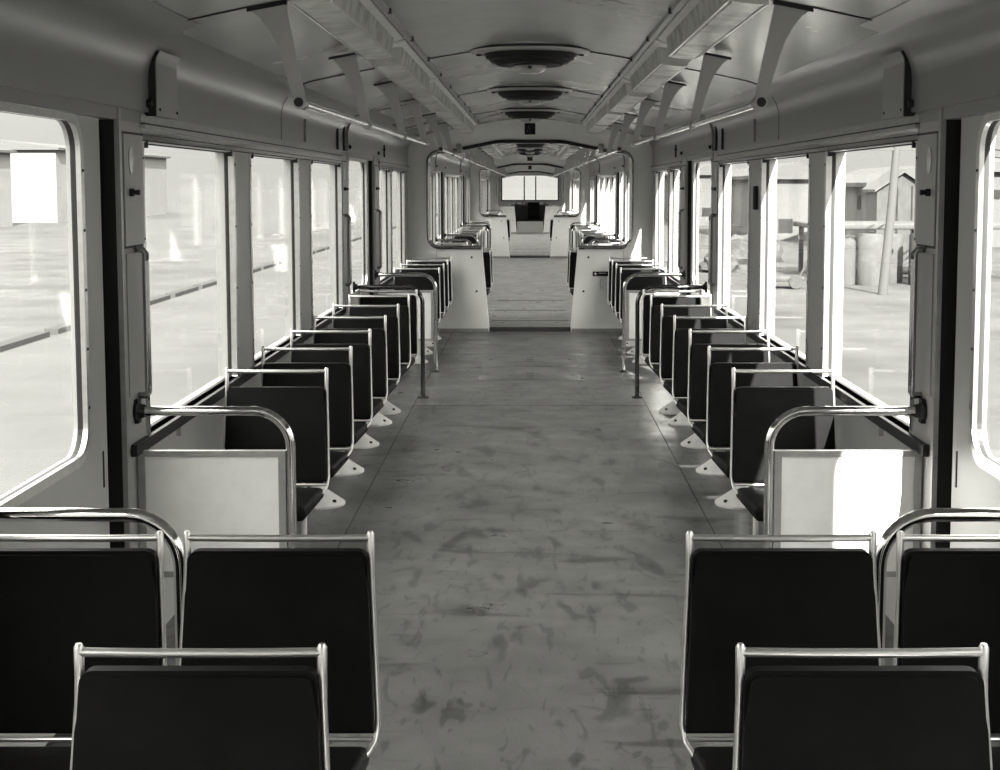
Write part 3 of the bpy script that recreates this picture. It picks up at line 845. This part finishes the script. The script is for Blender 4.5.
# right side: long low building far behind the yard
house(12.2, 15.2, 50, 58, 2.42, 'low pale building with small dark windows seen through the first right window', [('y', 12.55, 1.55, .35, .55), ('y', 13.2, 1.55, .35, .55), ('x', 52, 1.55, .5, .5)])
house(9.9, 13.4, 62, 74, 2.75, 'pale building with one dark square window seen through the second right window', [('y', 11.3, .35, .62, .60), ('y', 12.6, 1.5, .3, .4), ('y', 10.5, .4, .3, .3)])
house(17.0, 24.0, 55, 66, 3.0, 'pale shed with a row of small windows at the far right beyond the yard', [('y', 18.0, 1.9, .8, .35), ('y', 19.4, 1.9, .8, .35), ('y', 21, 1.9, .8, .35)])
house(9.5, 13.0, 84, 100, 3.1, 'far pale building behind the scrub seen through the third right window', [('y', 10.6, .6, .6, .5), ('y', 11.9, 1.6, .5, .5)])
# gabled hut
e = tag(empty('hut', (10.95, 42.5, GZ)), 'narrow grey boarded hut with peaked roof behind the drums', 'hut')
MB().prism([(-.62, 0), (.75, 0), (.75, 2.35), (.15, 2.78), (-.62, 2.25)], -.7, .7, 'y').build('hut_walls', 'hut', e)
MB().prism([(-.72, 2.22), (.15, 2.80), (.88, 2.32), (.88, 2.40), (.15, 2.90), (-.72, 2.30)], -.85, .85, 'y').build('hut_roof', 'roofing', e)
MB().box(-.05, .0, -.72, -.70, .1, 2.4).box(.40, .44, -.72, -.70, .1, 2.4).build('hut_batten', 'bin_dark', e)
# drums
def drum(x, y, r_, h, m_, label):
    e = tag(empty('drum', (x, y, GZ)), label, 'drum', 'drums in the yard')
    MB().lathe([(r_, 0), (r_ * 1.02, h * .33), (r_, h * .34), (r_ * 1.02, h * .66), (r_, h * .67), (r_, h), (r_ * .9, h + .05), (0, h + .06)], (0, 0, 0), 20).build('drum_body', m_, e)
    MB().lathe([(.08, 0), (.08, .05), (0, .06)], (0, 0, h + .05), 8).build('drum_cap', 'bin_dark', e)
drum(7.72, 34.2, .25, 1.14, 'bin_pale', 'leftmost pale upright drum in the yard')
drum(8.28, 34.0, .33, 1.20, 'bin_pale', 'second and widest pale drum in the yard, with a dark cap')
drum(8.95, 34.9, .34, 1.16, 'hut', 'mid grey drum behind the utility pole')
drum(9.62, 34.0, .40, 1.20, 'bin_dark', 'dark upright drum in the yard beside the utility pole')
drum(10.35, 34.6, .42, 1.22, 'bin_pale', 'rightmost pale drum in the yard, beside the dark one')
# deck over the drums
o = MB().rbox(7.4, 12.6, 36.2, 39.5, GZ + 1.28, GZ + 1.42, .03).build('shelf_roof', 'pole'); tag(o, 'pale flat roof slab behind the drums, in front of the hut', 'roof')
m = MB()
for x in (7.6, 10.0, 12.4):
    m.box(x - .06, x + .06, 36.4, 36.52, GZ, GZ + 1.29); m.box(x - .06, x + .06, 39.2, 39.32, GZ, GZ + 1.29)
o2 = m.build('roof_post', 'pole', o)
# utility pole and wires
e = tag(empty('utility_pole', (7.95, 31.0, GZ)), 'leaning pale utility pole in front of the drums outside the first right window', 'pole')
MB().tube([(-.12, 0, 0), (.04, 0, 2.0), (.20, 0, 4.6)], .10, 12, radii=[.11, .095, .07]).build('pole_shaft', 'pole', e)
m = MB().box(-1.6, 1.8, -.05, .05, 3.18, 3.24); m.build('cross_arm', 'pole', e)
for i, z in enumerate((3.25, 3.05)):
    pts = [(8.4 + (x * 1.6), 31.3 + x * 2.6, GZ + z - .02 * x * (6 - x) + .3) for x in range(0, 7)]
    o = MB().tube(pts, .018, 6).build('overhead_wire', 'wire'); tag(o, '%s overhead wire running from the utility pole' % ('upper', 'lower')[i], 'wire')
# leaning stay, scrub and scrap
o = MB().tube([(6.5, 34.2, GZ), (7.2, 34.6, GZ + 1.15)], .035, 8).build('leaning_bar', 'rust'); tag(o, 'thin bar leaning in the yard outside the second right window', 'bar')
e = tag(empty('handcart', (5.85, 33.0, GZ)), 'low dark handcart lying in the yard outside the second right window', 'cart')
MB().rbox(-.55, .55, -.4, .4, .18, .28, .02).build('cart_bed', 'bin_pale', e)
for x in (-.35, .35): MB().lathe([(0, -.03), (.16, -.03), (.17, 0), (.16, .03), (0, .03)], (x, -.42, .17), 14, 0, True, 'y').build('wheel', 'hut', e)
for i, (x, y, r_) in enumerate(((6.0, 41.5, .7), (7.0, 44.6, .85), (5.3, 39.2, .5))):
    bm = bmesh.new(); bmesh.ops.create_icosphere(bm, subdivisions=3, radius=1)
    for v in bm.verts:
        k_ = 1 + random.uniform(-.16, .16)
        v.co = Vector((v.co.x * r_ * k_ * 1.2, v.co.y * r_ * k_, max(v.co.z, -.2) * r_ * k_ * .9 + .16 * r_))
    o = MB().frombm(bm, 0, False).build('scrub_bush', 'rust'); o.location = (x, y, GZ)
    tag(o, '%s grey scrub bush outside the third right window' % ('middle', 'largest', 'smallest')[i], 'bush', 'scrub bushes in the yard')
# left side: faint far terrace
for i, (a, b, h) in enumerate(((66, 84, 4.4), (92, 120, 4.8))):
    house(-40, -31, a, b, h, '%s faint pale house far across the street on the left' % ('nearer', 'farther')[i], [])
# raised platform edge beside the right windows
o = MB().box(2.1, 2.6, -10, 60, GZ, GZ + .18).build('platform_kerb', 'pole'); tag(o, 'long pale platform kerb close under the right windows', 'kerb')

# ------------------------------------------------------------------ world, sun, camera
w = bpy.data.worlds.new('sky'); S.world = w; w.use_nodes = True
nt = w.node_tree; bg = nt.nodes['Background']
tc = nt.nodes.new('ShaderNodeTexCoord'); sp = nt.nodes.new('ShaderNodeSeparateXYZ')
nt.links.new(tc.outputs['Generated'], sp.inputs[0])
cr = nt.nodes.new('ShaderNodeMapRange'); cr.interpolation_type = 'SMOOTHSTEP'
cr.inputs[1].default_value = .02; cr.inputs[2].default_value = .75
SKY_H, SKY_Z = .84, 12.0
cr.inputs[3].default_value = SKY_H; cr.inputs[4].default_value = SKY_Z
nt.links.new(sp.outputs['Z'], cr.inputs[0]); nt.links.new(cr.outputs[0], bg.inputs['Strength'])
bg.inputs['Color'].default_value = (1, .992, .94, 1)
sd = bpy.data.lights.new('sun', 'SUN'); sd.energy = 42.0; sd.angle = math.radians(.6); sd.color = (1, .992, .95)
so = bpy.data.objects.new('sun', sd); C.objects.link(so)
so.rotation_euler = Vector((-.22, 1.0, -.68)).to_track_quat('-Z', 'Y').to_euler()
so.location = (5, -8, 12)

FPX = 1400.
cd = bpy.data.cameras.new('camera'); cam = bpy.data.objects.new('camera', cd); C.objects.link(cam)
cd.sensor_fit = 'HORIZONTAL'; cd.sensor_width = 36; cd.lens = 36 * FPX / 1000
cd.shift_x = -.030; cd.shift_y = -.076; cd.clip_end = 3000; cd.clip_start = .05
cam.location = (0, 0, 1.5); cam.rotation_euler = (math.radians(90 - 5.021), 0, 0)
S.camera = cam
S.view_settings.view_transform = 'Standard'; S.view_settings.look = 'None'
S.view_settings.gamma = 1; S.view_settings.use_curve_mapping = False
S.view_settings.exposure = 0.0
cy = S.cycles
cy.use_denoising = True
cy.max_bounces = 12; cy.diffuse_bounces = 6; cy.glossy_bounces = 4; cy.transparent_max_bounces = 24
cy.sample_clamp_indirect = 8
